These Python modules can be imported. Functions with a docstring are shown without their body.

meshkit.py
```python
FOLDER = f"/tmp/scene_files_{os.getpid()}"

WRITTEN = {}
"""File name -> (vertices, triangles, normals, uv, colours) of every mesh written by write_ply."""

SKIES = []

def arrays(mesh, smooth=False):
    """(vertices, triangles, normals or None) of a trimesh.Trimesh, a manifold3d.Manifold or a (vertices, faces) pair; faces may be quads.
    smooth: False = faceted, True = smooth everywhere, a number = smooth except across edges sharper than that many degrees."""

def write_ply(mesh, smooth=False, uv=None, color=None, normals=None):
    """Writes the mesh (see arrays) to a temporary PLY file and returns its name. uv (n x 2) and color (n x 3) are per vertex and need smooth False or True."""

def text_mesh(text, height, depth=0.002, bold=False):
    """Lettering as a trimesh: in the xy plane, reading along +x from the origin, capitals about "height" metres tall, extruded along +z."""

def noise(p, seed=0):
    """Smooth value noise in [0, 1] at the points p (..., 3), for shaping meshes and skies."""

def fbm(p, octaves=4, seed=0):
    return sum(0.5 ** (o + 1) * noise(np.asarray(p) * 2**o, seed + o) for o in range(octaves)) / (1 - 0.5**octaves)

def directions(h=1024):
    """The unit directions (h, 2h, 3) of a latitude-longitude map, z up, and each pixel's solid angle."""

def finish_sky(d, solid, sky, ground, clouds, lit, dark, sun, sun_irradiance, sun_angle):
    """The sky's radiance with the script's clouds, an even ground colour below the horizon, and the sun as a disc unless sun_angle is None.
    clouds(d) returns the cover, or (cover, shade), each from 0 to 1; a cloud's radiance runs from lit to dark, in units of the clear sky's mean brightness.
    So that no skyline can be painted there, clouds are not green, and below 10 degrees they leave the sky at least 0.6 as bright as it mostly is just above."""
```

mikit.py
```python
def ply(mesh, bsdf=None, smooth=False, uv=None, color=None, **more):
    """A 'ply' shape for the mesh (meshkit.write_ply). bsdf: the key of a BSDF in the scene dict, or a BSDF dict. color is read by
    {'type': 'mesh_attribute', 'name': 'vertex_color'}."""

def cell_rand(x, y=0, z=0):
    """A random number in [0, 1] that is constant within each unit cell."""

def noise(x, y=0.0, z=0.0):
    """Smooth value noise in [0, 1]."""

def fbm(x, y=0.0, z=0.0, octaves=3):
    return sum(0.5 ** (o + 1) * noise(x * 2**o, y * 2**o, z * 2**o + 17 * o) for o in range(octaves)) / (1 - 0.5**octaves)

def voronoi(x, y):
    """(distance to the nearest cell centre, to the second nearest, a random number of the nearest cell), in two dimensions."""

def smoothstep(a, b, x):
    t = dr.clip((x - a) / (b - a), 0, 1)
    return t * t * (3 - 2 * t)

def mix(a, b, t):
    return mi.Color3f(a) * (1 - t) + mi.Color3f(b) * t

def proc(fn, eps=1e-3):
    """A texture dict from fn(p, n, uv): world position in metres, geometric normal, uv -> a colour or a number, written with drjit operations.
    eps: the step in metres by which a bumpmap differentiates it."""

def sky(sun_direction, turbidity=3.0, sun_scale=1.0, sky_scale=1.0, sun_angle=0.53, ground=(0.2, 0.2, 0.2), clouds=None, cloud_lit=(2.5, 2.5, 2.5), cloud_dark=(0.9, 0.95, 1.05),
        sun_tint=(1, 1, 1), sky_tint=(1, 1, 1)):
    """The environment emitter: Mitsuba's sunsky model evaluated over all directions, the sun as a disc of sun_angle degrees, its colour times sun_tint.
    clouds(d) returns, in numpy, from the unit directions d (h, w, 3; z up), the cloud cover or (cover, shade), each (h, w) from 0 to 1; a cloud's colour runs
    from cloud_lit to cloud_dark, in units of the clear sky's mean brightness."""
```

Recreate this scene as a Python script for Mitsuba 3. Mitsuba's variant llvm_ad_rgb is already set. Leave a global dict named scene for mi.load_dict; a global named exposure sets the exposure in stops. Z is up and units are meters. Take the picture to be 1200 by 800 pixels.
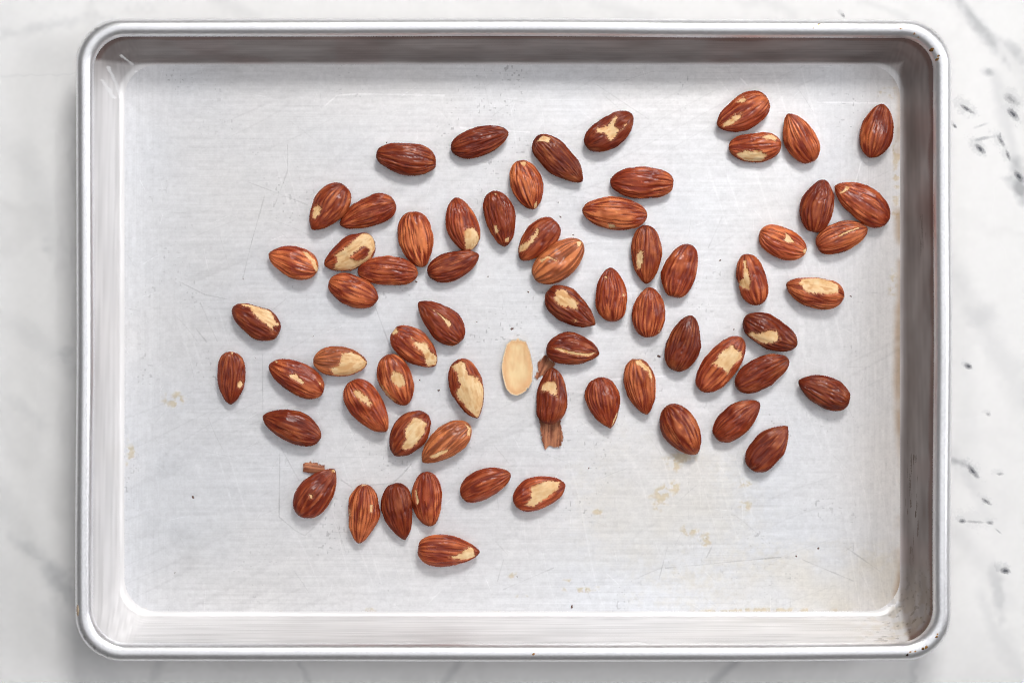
import math, random
import numpy as np
import trimesh, shapely
import drjit as dr
import mitsuba as mi
import mikit, meshkit
from mikit import noise, fbm, smoothstep, mix

T = mi.ScalarTransform4f
MM = 0.001
scene, labels = {}, {}

# ------------------------------------------------------------------ camera, light, exposure
exposure = 0.0
CAM_X, CAM_Y, CAM_Z = -0.020, 0.030, 0.927
scene['camera'] = {
    'type': 'perspective', 'fov': 24.30, 'fov_axis': 'x', 'near_clip': 0.05, 'far_clip': 20.0,
    'to_world': T().look_at(origin=[CAM_X, CAM_Y, CAM_Z], target=[CAM_X, CAM_Y, 0], up=[0, 1, 0]),
    'principal_point_offset_x': 0.0500, 'principal_point_offset_y': 0.1192,
}
# a pale room: a window-like softbox high behind the pan's top edge, a weaker one to the right, and an added fill panel overhead in place of ambient light
def softbox(key, origin, half_w, half_h, rgb, label, up=(0, 0, 1)):
    scene[key] = {
        'type': 'rectangle',
        'to_world': T().look_at(origin=list(origin), target=[0, 0, 0], up=list(up)) @ T().scale([half_w, half_h, 1]),
        'bsdf': {'type': 'diffuse', 'reflectance': {'type': 'rgb', 'value': 0.6}},
        'emitter': {'type': 'area', 'radiance': {'type': 'rgb', 'value': list(rgb)}},
    }
    labels[key] = {'label': label, 'category': 'lamp', 'kind': 'structure'}

softbox('softbox', (0.26, 1.06, 1.22), 0.26, 0.17, (30.0, 29.6, 29.2), 'white softbox lamp lighting the pan from beyond its top edge')
softbox('side_softbox', (2.10, 0.42, 1.75), 0.46, 0.54, (7.2, 7.2, 7.4), 'weaker white softbox lamp standing to the right of the pan')
softbox('overhead_fill', (0, 0.10, 2.30), 1.2, 1.2, (0.80, 0.81, 0.84), 'added unseen glowing panel high overhead, standing in for ambient room light', (0, 1, 0))
scene['room_light'] = {'type': 'constant', 'radiance': {'type': 'rgb', 'value': [0.11, 0.108, 0.108]}}

# ------------------------------------------------------------------ measured data, millimetres on the pan (x right, y away, origin at the pan's middle)
# almond: centre x, y, heading of its tip in degrees, length, width, tone, bluntness, bare patches, skin islands, label
ALMONDS = [
    (-41.2, 69.4, 171, 23.7, 12.6, 'd', 0, [], [], 'unpeeled dark red-brown almond lying alone, leftmost of the top row, furrows running its length'),
    (-71.4, 50.5, -127, 21.2, 13.2, 'm', 0, [[(0.9, -4.1), (0.8, -2.3), (3.5, -0.5), (6.9, -1.1), (7.5, -2.3), (3.9, -4.4)], [(-6.6, 4.7), (-8.9, 5.0), (-6.3, 7.0)]], [], 'almond with one tan oval bare spot near its lower left point, left of a pair'),
    (-56.2, 47.8, -158, 23.4, 12.1, 'm', 0, [], [], 'unpeeled almond with its left tip touching the almond that has a tan oval spot'),
    (-63.4, 33.0, -151, 21.6, 12.6, 'm', 0, [[(-8.2, -4.4), (-10.8, -2.3), (-11.0, 2.5), (-7.2, 6.0), (-2.1, 7.5), (2.5, 7.4), (6.5, 6.1), (9.7, 3.4), (5.7, 0.9), (5.3, -2.1), (-0.1, -2.5)]], [[(0.6, 2.3), (-6.1, 1.2), (-7.6, 3.0), (-5.9, 4.9), (-1.8, 4.7)]], 'almond with most of its face peeled, a brown island of skin left in the cream'),
    (-36.9, 37.8, -79, 22.2, 13.9, 'l', 0, [], [], 'unpeeled bright orange-brown almond pointing down, right of the pair with touching ends'),
    (-85.0, 29.0, 161, 20.2, 12.4, 'l', 0, [[(-1.9, -5.5), (-4.0, -6.1), (-7.8, -4.0), (-11.0, -0.3), (-9.9, 0.9), (-6.7, -2.8)]], [], 'pale brown almond with a torn cream notch along its upper right edge'),
    (-48.3, 25.4, 178, 23.4, 11.6, 'm', 0, [], [], 'unpeeled almond lying level between the half-peeled almond and the one pointing down'),
    (-61.7, 18.0, -22, 20.2, 12.1, 'l', 0, [], [], 'smooth orange almond with no bare spot, tip to the lower right, under the half-peeled almond'),
    (-22.8, 28.3, 21, 21.0, 11.6, 'd', 0, [], [], 'dull purplish unpeeled almond just below the one with a cream square at its end'),
    (-12.7, 76.3, 17, 23.2, 11.4, 'd', 0, [], [], 'unpeeled almond second in the top row, its dark tip raised to the right'),
    (18.1, 68.9, -43, 24.7, 12.6, 'd', 0, [[(-11.4, -1.2), (-10.8, 3.0), (-7.8, 4.1), (-7.4, 1.9), (-9.7, 0.4)]], [], 'dark almond with a small tan scuff at its upper end, tip to lower right'),
    (5.4, 59.1, -73, 19.6, 12.4, 'l', 0, [[(-9.5, 0.1), (-8.4, 2.8), (-6.9, 1.5), (-7.9, 0.5)], [(8.3, 0.6), (7.1, 2.3), (9.5, 1.7), (9.9, 0.1)]], [], 'orange almond with cream flecks at both ends, pointing down in the top middle'),
    (37.5, 80.2, 34, 22.0, 12.6, 'd', 0, [[(5.3, 3.9), (5.6, 2.2), (2.4, 0.4), (3.7, -2.2), (6.4, -1.1), (7.4, -1.8), (5.7, -2.8), (2.4, -2.6), (-0.9, -4.6), (-2.9, -3.2), (-2.0, -0.7), (-5.4, 2.3), (-3.6, 3.9), (0.6, 2.1)]], [], 'almond with a ragged star-shaped cream patch, highest in the middle of the pan'),
    (50.1, 60.0, 179, 24.8, 12.6, 'm', 0, [], [], 'unpeeled brown almond lying level, upper of two stacked close at the right of centre'),
    (39.7, 48.3, 175, 25.3, 13.1, 'l', 0, [[(2.7, 4.4), (-0.4, 4.8), (-1.1, 6.1), (1.9, 6.6)]], [], 'furrowed almond with a tan nick on its lower edge, below another level almond'),
    (-19.3, 44.0, 106, 21.1, 12.2, 'm', 0, [[(-1.9, -0.4), (-2.0, -4.2), (-5.0, -5.1), (-9.7, -5.0), (-11.0, -1.6), (-9.7, 1.9), (-5.7, 1.2)]], [], 'upright almond with a cream square at its lower right end, tip pointing up'),
    (-5.3, 45.9, -77, 22.0, 12.4, 'd', 0, [[(1.9, -2.7), (2.2, -1.4), (4.8, -1.3), (5.5, -2.8)], [(8.2, 0.6), (7.7, 2.8), (9.5, 2.0), (9.6, 0.4)], [(-10.5, 0.4), (-9.8, 1.6), (-9.1, 1.0)]], [], 'dark furrowed almond with small cream chips near its lower tip, left of the middle'),
    (10.0, 37.7, -133, 20.4, 12.1, 'm', 0, [[(-2.5, -3.9), (-4.0, -3.0), (-0.8, -0.9), (6.3, -0.7), (9.2, -2.5), (6.3, -4.3), (2.2, -2.9)]], [], 'almond with a slanted white streak, leaning on the pale cracked almond'),
    (17.7, 30.0, 38, 23.3, 13.7, 'p', 0, [[(9.9, 1.6), (11.4, 0.3), (10.4, -1.2), (8.7, -0.6)], [(-5.8, 4.9), (-1.9, 3.9), (-0.5, 0.0), (-1.2, -0.0), (-2.7, 3.2), (-5.9, 3.4)]], [], 'pale tan-orange almond with a curved crack across its skin'),
    (52.0, 32.1, -90, 22.7, 12.2, 'm', 0, [[(-1.9, -3.6), (-2.3, -1.9), (0.6, -0.9), (5.7, -2.4), (6.1, -4.0), (1.4, -4.6)], [(-6.8, -5.8), (-8.3, -5.2), (-6.8, -4.8)]], [], 'upright almond with a narrow cream chip at lower left, beneath two level almonds'),
    (65.5, 25.9, 71, 21.8, 13.2, 'm', 0, [], [], 'unpeeled almond tilted tip up, right of the upright one with narrow cream chip'),
    (89.3, 87.2, -151, 22.3, 13.1, 'm', 0, [[(0.6, -5.0), (-3.2, -5.9), (-3.5, -3.6), (-0.7, -3.0)], [(9.2, 0.1), (3.3, -1.1), (0.6, 0.0), (2.1, 1.7), (6.8, 2.6), (9.7, 1.5)]], [], 'almond with two tan patches on its left side, topmost almond in the upper right group'),
    (94.0, 74.1, -177, 20.5, 11.7, 'm', 0, [[(-2.0, -3.6), (-5.8, -4.7), (-8.9, -3.1), (-8.1, -0.9), (-5.7, -2.2), (-3.6, -1.9)], [(8.2, 3.0), (4.4, 1.4), (-1.3, 1.7), (-4.5, 3.7), (-2.3, 6.9), (3.1, 6.8)]], [], 'scuffed almond with cream along its lower edge and right end, under the topmost almond'),
    (111.4, 77.3, 117, 21.1, 12.6, 'l', 0, [], [], 'unpeeled orange almond, tip to the upper left, right of the scuffed almond with cream edges'),
    (141.4, 80.0, 77, 21.5, 12.4, 'm', 0, [], [], 'unpeeled almond standing upright nearest the top right corner of the pan'),
    (118.5, 50.9, 78, 21.1, 12.9, 'd', 0, [], [], 'dark furrowed almond standing upright, middle of the cluster near the right wall'),
    (135.2, 51.7, 145, 24.4, 13.9, 'm', 0, [[(9.2, -2.7), (7.2, -2.4), (8.4, 1.5), (9.8, 2.0), (9.1, -0.3)]], [], 'almond with a short cream streak near its upper left end, closest to the right wall'),
    (104.9, 37.0, -24, 19.6, 12.4, 'l', 0, [[(-1.5, 4.1), (1.1, 3.3), (4.1, 1.7), (1.6, 0.1), (-0.5, 0.5), (-0.3, 2.4)], [(8.1, 0.3), (9.1, 1.7), (10.0, -0.4), (9.0, -1.1)]], [], 'bright orange almond with a small tan split on top and a pale tip'),
    (127.8, 38.7, 20, 21.3, 11.6, 'l', 0, [[(-1.5, 1.5), (2.2, 2.0), (7.4, 1.9), (7.6, 1.2), (1.8, 1.0), (-1.3, 0.7)]], [], 'almond with a thin tan line along its ridge, in the right wall cluster'),
    (-99.5, 6.5, 150, 20.6, 12.4, 'd', 0, [[(9.7, -2.8), (3.7, -5.6), (-2.4, -6.5), (-8.9, -3.6), (-8.4, -2.3), (-7.0, -2.0), (-8.4, 0.7), (-4.3, -0.9), (0.2, -1.2), (4.7, -3.3), (8.2, -2.6)]], [], 'almond with cream bared all along its upper right side, far left of the scatter'),
    (-109.2, -15.8, -91, 20.6, 11.4, 'd', 0, [[(1.3, 3.1), (0.4, 4.3), (2.0, 5.2), (4.0, 4.1), (3.3, 2.9)], [(-10.4, -0.0), (-10.4, 1.0), (-9.0, 0.5)]], [], 'upright dark almond with one tan dot on its right, leftmost almond on the pan'),
    (-83.8, -15.8, 152, 23.8, 12.6, 'm', 0, [[(3.8, 0.3), (0.7, -2.2), (-0.7, -1.2), (-4.1, -0.5), (-3.2, 0.9), (1.1, 0.6)], [(-2.1, 6.4), (-4.3, 5.3), (-4.0, 6.8)], [(10.9, -2.1), (9.1, -3.0), (9.4, -1.9)], [(-7.5, -3.4), (-9.3, -3.4), (-9.5, -2.2)]], [], 'almond with a small jagged cream patch at its centre, above the plain red-brown almond'),
    (-66.7, -9.4, -3, 21.0, 11.7, 'p', 0, [[(0.3, 3.8), (3.6, 4.6), (7.8, 3.2), (10.7, 0.5), (8.9, -2.5), (4.1, -5.4), (-2.5, -5.6), (-4.0, -2.2), (-0.6, -1.2)]], [], 'half bare almond, cream on its right tip and light brown skin on its left'),
    (-38.0, -4.1, -39, 21.3, 12.6, 'm', 0, [[(-4.6, 2.9), (-1.4, 2.8), (2.1, 5.1), (5.4, 3.6), (9.2, 3.5), (10.7, 0.4), (8.6, -2.9), (3.9, 0.2), (0.1, 0.3)], [(-11.4, -0.5), (-10.2, 2.6), (-9.0, 1.2), (-9.3, -1.8)]], [], 'almond with a long tan scrape to its lower right end, beside the slit one'),
    (-28.1, 6.1, 137, 22.3, 13.1, 'd', 0, [[(7.5, -1.2), (4.3, -2.0), (-2.6, -3.1), (-4.6, -2.4), (-3.7, -0.8), (0.8, -1.9)]], [], 'glossy dark almond with a thin cream slit along its back'),
    (-44.7, -16.5, -70, 20.9, 13.2, 'l', 0, [[(-4.1, -0.3), (-2.8, 3.2), (2.3, 3.3), (3.3, 0.5), (1.1, -2.2), (-1.9, -2.2)], [(-2.2, -7.2), (-0.7, -6.0), (4.2, -4.7), (8.6, -2.8), (7.3, -4.5), (2.5, -7.3)]], [], 'almond with a squarish cream centre and a pale scraped left edge, tip down'),
    (-55.9, -26.7, -54, 24.0, 13.6, 'm', 0, [[(-8.2, -1.8), (-8.3, 1.0), (-4.0, 2.5), (0.2, 2.6), (0.5, 0.7), (-2.6, -1.2), (-5.9, -1.5)]], [], 'large almond with a slanted cream strip near its upper end, pointing down to the right'),
    (-85.5, -34.7, 159, 23.8, 12.4, 'd', 0, [], [], 'plain red-brown almond with no bare spot, above the loose curl of skin'),
    (-39.8, -37.2, -129, 20.4, 13.9, 'd', 0, [[(-5.9, -3.0), (-7.5, -0.6), (-8.0, 2.9), (-4.0, 4.5), (1.0, 5.1), (5.5, 3.4), (6.5, 0.8), (2.9, -0.2), (-0.8, -3.4)]], [], 'dark almond with a big pale oval patch, touching the brown scraped one'),
    (-25.8, -40.9, -142, 23.0, 12.7, 'p', 0, [[(7.7, -0.1), (2.8, 1.0), (0.0, 2.5), (1.7, 3.1), (6.8, 2.1), (8.2, 1.0)], [(-10.7, -2.3), (-11.4, 1.8), (-9.0, 3.9), (-8.5, 2.5), (-10.1, 1.1)]], [], 'brown almond with tan scraped lower left edge, touching the one with a pale oval'),
    (-17.3, -19.8, -72, 23.8, 12.9, 'm', 0, [[(-10.2, -4.0), (-11.6, 0.1), (-10.5, 2.3), (-7.8, 1.9), (-4.9, 2.7), (-3.3, 5.6), (3.7, 6.5), (9.9, 4.1), (12.0, 0.1), (7.1, -3.0), (2.0, -5.3), (-0.2, -5.4), (-2.8, -2.8), (-7.5, -2.3)]], [], 'almond peeled nearly bare, cream face with brown skin kept along its left edge'),
    (22.9, 11.6, -36, 22.7, 12.9, 'd', 0, [[(-9.2, 2.1), (-5.7, 4.9), (-3.8, 3.5), (1.1, 3.5), (2.3, 0.6), (-0.9, -1.0), (-4.2, -2.6), (-7.8, -1.7)], [(2.8, -3.9), (3.9, -2.6), (5.3, -2.9), (4.3, -4.5)]], [], 'almond with a large pale rectangular patch at upper left and a dot by its tip'),
    (38.3, 16.6, 93, 21.1, 12.6, 'm', 0, [[(7.0, 2.8), (7.4, 1.8), (6.6, 1.0), (6.1, 2.1)], [(0.3, -4.2), (0.6, -5.4), (-1.0, -5.1), (-0.8, -4.3)]], [], 'furrowed dark almond with two tiny cream nicks, standing upright left of the fan-furrowed one'),
    (52.9, 9.7, 87, 19.5, 13.2, 'm', 0, [[(-6.8, -3.9), (-6.1, -4.9), (-7.3, -5.1), (-7.8, -4.3)]], [], 'broad almond with fanned furrows, one pale speck at its lower right edge'),
    (23.4, -5.3, -5, 20.7, 12.6, 'd', 0, [[(-8.0, 0.9), (-4.7, 0.9), (-0.5, 0.1), (5.3, -0.3), (9.3, 0.7), (6.2, -1.7), (1.2, -1.5), (-4.6, -0.6)]], [], 'almond split by a long cream crack along its side, above the loose torn skin'),
    (14.8, -22.5, 86, 22.1, 12.4, 'd', 0, [[(4.7, 3.4), (5.9, 1.0), (5.5, -2.1), (-0.9, -3.0), (0.1, -0.5), (1.2, 1.1), (1.2, 4.6)]], [], 'almond with cream square below its tip, torn skin strip sticking out beneath'),
    (35.7, -25.2, -77, 20.2, 12.7, 'm', 0, [[(5.2, 3.4), (3.3, 5.1), (5.5, 4.8), (9.7, 2.0), (9.4, 0.5)]], [], 'furrowed almond with a cream chip at its lower right end, tip pointing down'),
    (49.8, -19.0, -78, 22.1, 12.1, 'l', 0, [[(-10.5, -0.8), (-10.4, 2.4), (-6.8, 4.8), (-3.3, 5.5), (0.8, 4.3), (-5.4, 3.4), (-8.7, -0.1)]], [], 'almond with its upper right corner peeled tan, tip pointing down'),
    (66.1, -2.2, 73, 22.4, 13.2, 'd', 0, [], [], 'plain dark almond tilted tip up, left of the one with a wide pale patch'),
    (80.7, -10.2, 51, 26.0, 13.2, 'm', 0, [[(9.0, 1.8), (8.2, -1.2), (9.2, -3.2), (7.1, -5.4), (3.9, -4.1), (-2.0, -4.6), (-1.4, -1.4), (-3.0, 3.3), (2.9, 3.6)]], [], 'almond with a wide ragged pale patch across its upper half, right of the middle'),
    (96.8, -13.7, 28, 23.0, 12.2, 'd', 0, [], [], 'unpeeled almond whose left end touches the one with a wide pale patch'),
    (99.9, 2.0, -27, 23.0, 12.6, 'd', 0, [[(-4.0, -2.1), (-1.6, 0.6), (1.6, 1.9), (4.3, -0.6), (2.6, -3.8), (-1.2, -5.7), (-8.4, -5.1), (-7.5, -3.4)]], [], 'almond with tan scrape along its lower left side, below the jagged streaked one'),
    (92.8, 22.4, 104, 20.4, 11.9, 'm', 0.45, [[(8.8, 1.9), (7.9, 0.5), (4.1, 0.8), (0.1, 0.3), (-3.8, 2.4), (-2.6, 4.8), (-0.0, 6.5), (1.8, 3.5)]], [], 'cracked almond with a jagged cream streak on its left, flat at the top'),
    (117.2, 18.1, 168, 22.7, 12.2, 'l', 0, [[(6.7, -3.5), (0.9, -6.3), (-4.2, -6.1), (-8.3, -3.9), (-8.4, -1.1), (-4.8, 0.9), (0.9, 1.8), (4.4, 1.2), (7.3, -1.7)]], [], 'almond with a long smooth ivory face bared, right of the cracked one'),
    (120.6, -20.9, 157, 21.2, 12.6, 'd', 0, [], [], 'very dark wrinkled almond lying alone near the right wall'),
    (87.1, -31.8, 38, 21.9, 12.2, 'm', 0, [], [], 'unpeeled almond directly below the plain one touching the wide pale patch'),
    (99.3, -42.4, 48, 21.8, 13.2, 'd', 0, [], [], 'unpeeled almond, lowest on the right side of the pan'),
    (65.6, -35.7, -59, 21.9, 13.9, 'm', 0, [], [], 'plain almond leaning left with its tip down, above the yellow stain'),
    (-75.9, -59.8, 52, 22.5, 13.2, 'd', 0, [[(-2.3, 2.1), (-1.0, 1.0), (-1.9, -0.3), (-3.4, 0.1)], [(10.5, 1.1), (11.2, -0.6), (10.4, -1.5), (9.9, 0.2)]], [], 'dark almond with a tiny pale nick, overlapping the small loose curl of skin'),
    (-58.3, -68.3, -96, 23.3, 12.4, 'l', 0, [[(-4.5, 2.9), (-4.2, 4.2), (-1.5, 4.1), (-1.6, 3.0)], [(-1.1, -5.9), (-2.5, -5.0), (1.2, -4.4), (1.1, -5.5)], [(-11.5, -1.9), (-12.0, 0.5), (-11.4, 1.4), (-10.9, -1.5)]], [], 'upright almond with small tan nicks on both sides, left in the row of three'),
    (-43.6, -67.4, -80, 22.6, 12.4, 'd', 0, [], [], 'unpeeled upright almond in the middle of the row of three'),
    (-32.6, -62.5, -87, 21.4, 12.1, 'm', 0, [[(-3.7, -5.3), (-4.4, -4.5), (0.6, -3.7), (2.3, -4.8)]], [], 'upright almond with a tan scuff on its left edge, right in the row of three'),
    (-10.3, -57.0, 25, 21.0, 11.7, 'm', 0, [], [], 'unpeeled orange-brown almond, left neighbour of the half peeled one that is lowest in the middle'),
    (-24.6, -82.3, -3, 24.2, 12.4, 'm', 0, [[(-0.2, -2.4), (4.6, -0.1), (7.8, 2.4), (9.9, 1.5), (10.5, -2.1), (6.5, -3.6), (2.3, -3.3)]], [], 'almond with cream bared beside its dark right tip, lowest almond on the pan'),
    (10.4, -60.4, 19, 21.0, 12.7, 'm', 0, [[(-2.4, 4.1), (5.0, 4.2), (9.2, 1.9), (7.7, -0.8), (2.6, -2.6), (-4.1, -4.4), (-6.9, -2.3), (-3.9, -0.1)]], [], 'almond with its whole upper side peeled to wavy cream, alone low in the middle'),
]
CRUMBS = [(-48.9, 75.7, 0.5), (-53.5, 36.8, 0.7), (-77.4, 0.3, 0.5), (-37.3, 21.6, 0.9), (-35.9, -16.6, 0.6), (-28.6, -20.6, 0.8), (-104.7, 22.6, 0.5), (-100.0, -8.0, 0.5), (6.2, 17.6, 0.9), (-0.1, 3.3, 1.1), (-13.7, 6.0, 0.6), (-9.4, 23.6, 0.5), (57.0, -7.3, 1.4), (17.8, 52.4, 0.6), (18.8, 46.8, 0.7), (23.8, 39.8, 0.5), (80.9, 29.9, 0.8), (86.2, 3.0, 0.6), (131.7, 15.9, 0.8), (23.2, -104.6, 1.3), (-124.2, -62.1, 1.2), (119.1, -82.0, 1.0), (110.5, -85.0, 0.8), (29.8, -50.8, 0.6), (1.9, -93.0, 0.6), (-131.2, -91.6, 0.7)]
FLAKES = [[(9.9, -10.0), (12.8, -6.8), (14.4, -8.3), (16.5, -10.0), (15.7, -13.3), (12.0, -14.5), (9.9, -16.4), (8.8, -15.4), (10.3, -12.5)], [(10.3, -31.2), (18.4, -31.2), (19.7, -39.5), (18.4, -43.0), (15.3, -41.8), (13.0, -43.8), (11.8, -40.1)], [(-81.2, -49.0), (-79.8, -48.1), (-73.1, -49.8), (-71.6, -51.9), (-74.8, -52.8), (-81.0, -52.3)]]
HALF = [(-3.6, -7.4), (-2.2, -2.6), (-0.1, -0.9), (1.5, -1.0), (1.9, -0.3), (2.4, -0.2), (2.7, -0.9), (5.3, -1.6), (6.9, -5.7), (8.0, -11.5), (7.7, -16.9), (6.3, -19.7), (5.7, -19.5), (5.5, -20.5), (4.0, -21.5), (1.9, -22.5), (-0.5, -21.9), (-2.4, -19.8), (-3.6, -15.7), (-4.2, -11.5)]
SCRATCHES = [(-89.8, -43.2, -83.1, -55.5), (-90.4, -44.9, -90.7, -69.8), (-90.7, -69.8, -84.8, -74.8), (-84.8, -74.8, -80.8, -77.1), (-80.8, -77.1, -77.1, -73.8), (-66.5, -55.5, -62.5, -58.2), (-56.5, -57.5, -46.6, -56.8), (-46.6, -56.8, -42.6, -53.2), (-42.6, -53.2, -39.3, -49.2), (-87.4, 74.7, -87.4, 64.7), (-87.4, 64.7, -89.8, 58.1), (-89.8, 58.1, -92.4, 51.5), (-103.0, 60.4, -88.1, 54.8), (-88.1, 54.8, -79.8, 51.5), (-96.4, 54.8, -102.0, 34.8), (-102.0, 34.8, -104.7, 23.2), (59.7, -89.7, 104.6, -85.4), (57.1, -94.0, 59.1, -86.4), (59.1, -86.4, 60.4, -81.4), (75.7, -85.4, 77.7, -81.4), (-97.1, -6.7, -97.1, -28.3), (-129.6, 21.6, -119.6, 16.6), (-119.6, 16.6, -111.3, 14.9), (-121.3, 13.3, -114.7, -1.7), (-123.0, 3.3, -119.0, -1.7), (-3.4, -98.0, 15.9, -89.7), (-5.7, -94.7, -3.4, -86.4), (-53.2, 11.6, -43.3, -15.0), (33.1, 98.0, 53.1, 84.7), (76.3, 34.8, 81.6, 46.5), (129.5, -81.4, 142.8, -90.7), (112.9, -86.4, 132.8, -94.7), (-99.7, 5.0, -88.1, 14.9)]
BRIGHT = [(118.8, 91.3, 144.4, 91.0), (133.1, 58.8, 135.8, 68.1), (-73.1, 89.7, -68.2, 94.0), (-68.2, 94.0, -59.9, 94.6), (-59.9, 94.6, -26.6, 94.0), (88.9, 100.6, 91.3, 98.0), (-20.0, 81.4, 6.6, 79.7), (34.8, -16.6, 59.7, -15.0)]
STAINS = [(58.1, -62.5, 3.0, 4.6), (63.0, -58.8, 2.0, 3.0), (70.3, -75.4, 3.3, 1.7), (74.7, -78.7, 2.3, 3.0), (66.4, -46.9, 4.6, 1.7), (26.5, -98.0, 5.3, 1.3), (22.5, -94.7, 2.3, 1.0), (-148.9, -44.2, 1.7, 4.0), (-131.3, -24.9, 4.6, 3.0), (90.3, -65.5, 2.6, 1.3), (89.6, -56.8, 2.3, 1.3), (149.4, 66.4, 1.3, 8.3), (149.4, 51.5, 1.3, 6.0), (148.4, 21.6, 1.7, 5.0), (-54.9, -106.6, 2.6, 1.0), (-83.1, -107.6, 8.3, 0.8), (-3.4, -107.0, 7.3, 0.7), (86.3, -106.6, 13.2, 0.8), (99.6, -106.3, 19.9, 1.0), (-145.2, -108.6, 5.3, 2.0), (-124.6, -111.3, 4.6, 1.3), (63.0, -49.8, 2.6, 2.0), (-131.3, -109.6, 6.6, 1.7), (-0.1, -92.0, 1.3, 1.3), (3.3, -101.3, 3.3, 1.0), (146.7, 94.6, 3.3, 2.0), (33.1, -68.1, 1.7, 1.0)]
CHIPS = [(115.5, 119.1, 0.5), (113.5, 117.8, 0.3), (158.5, 109.7, 1.0), (160.4, 105.9, 0.8), (160.8, 107.2, 0.5), (151.7, 115.6, 0.5), (153.3, 114.3, 0.4), (156.2, -116.3, 1.0), (154.9, -116.9, 0.7), (149.1, -119.2, 0.6), (150.1, -118.2, 0.5), (152.0, -117.9, 0.5), (160.1, -112.4, 0.8), (160.4, -111.4, 0.5), (7.5, -118.9, 0.7), (146.5, 117.5, 0.4)]
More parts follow.
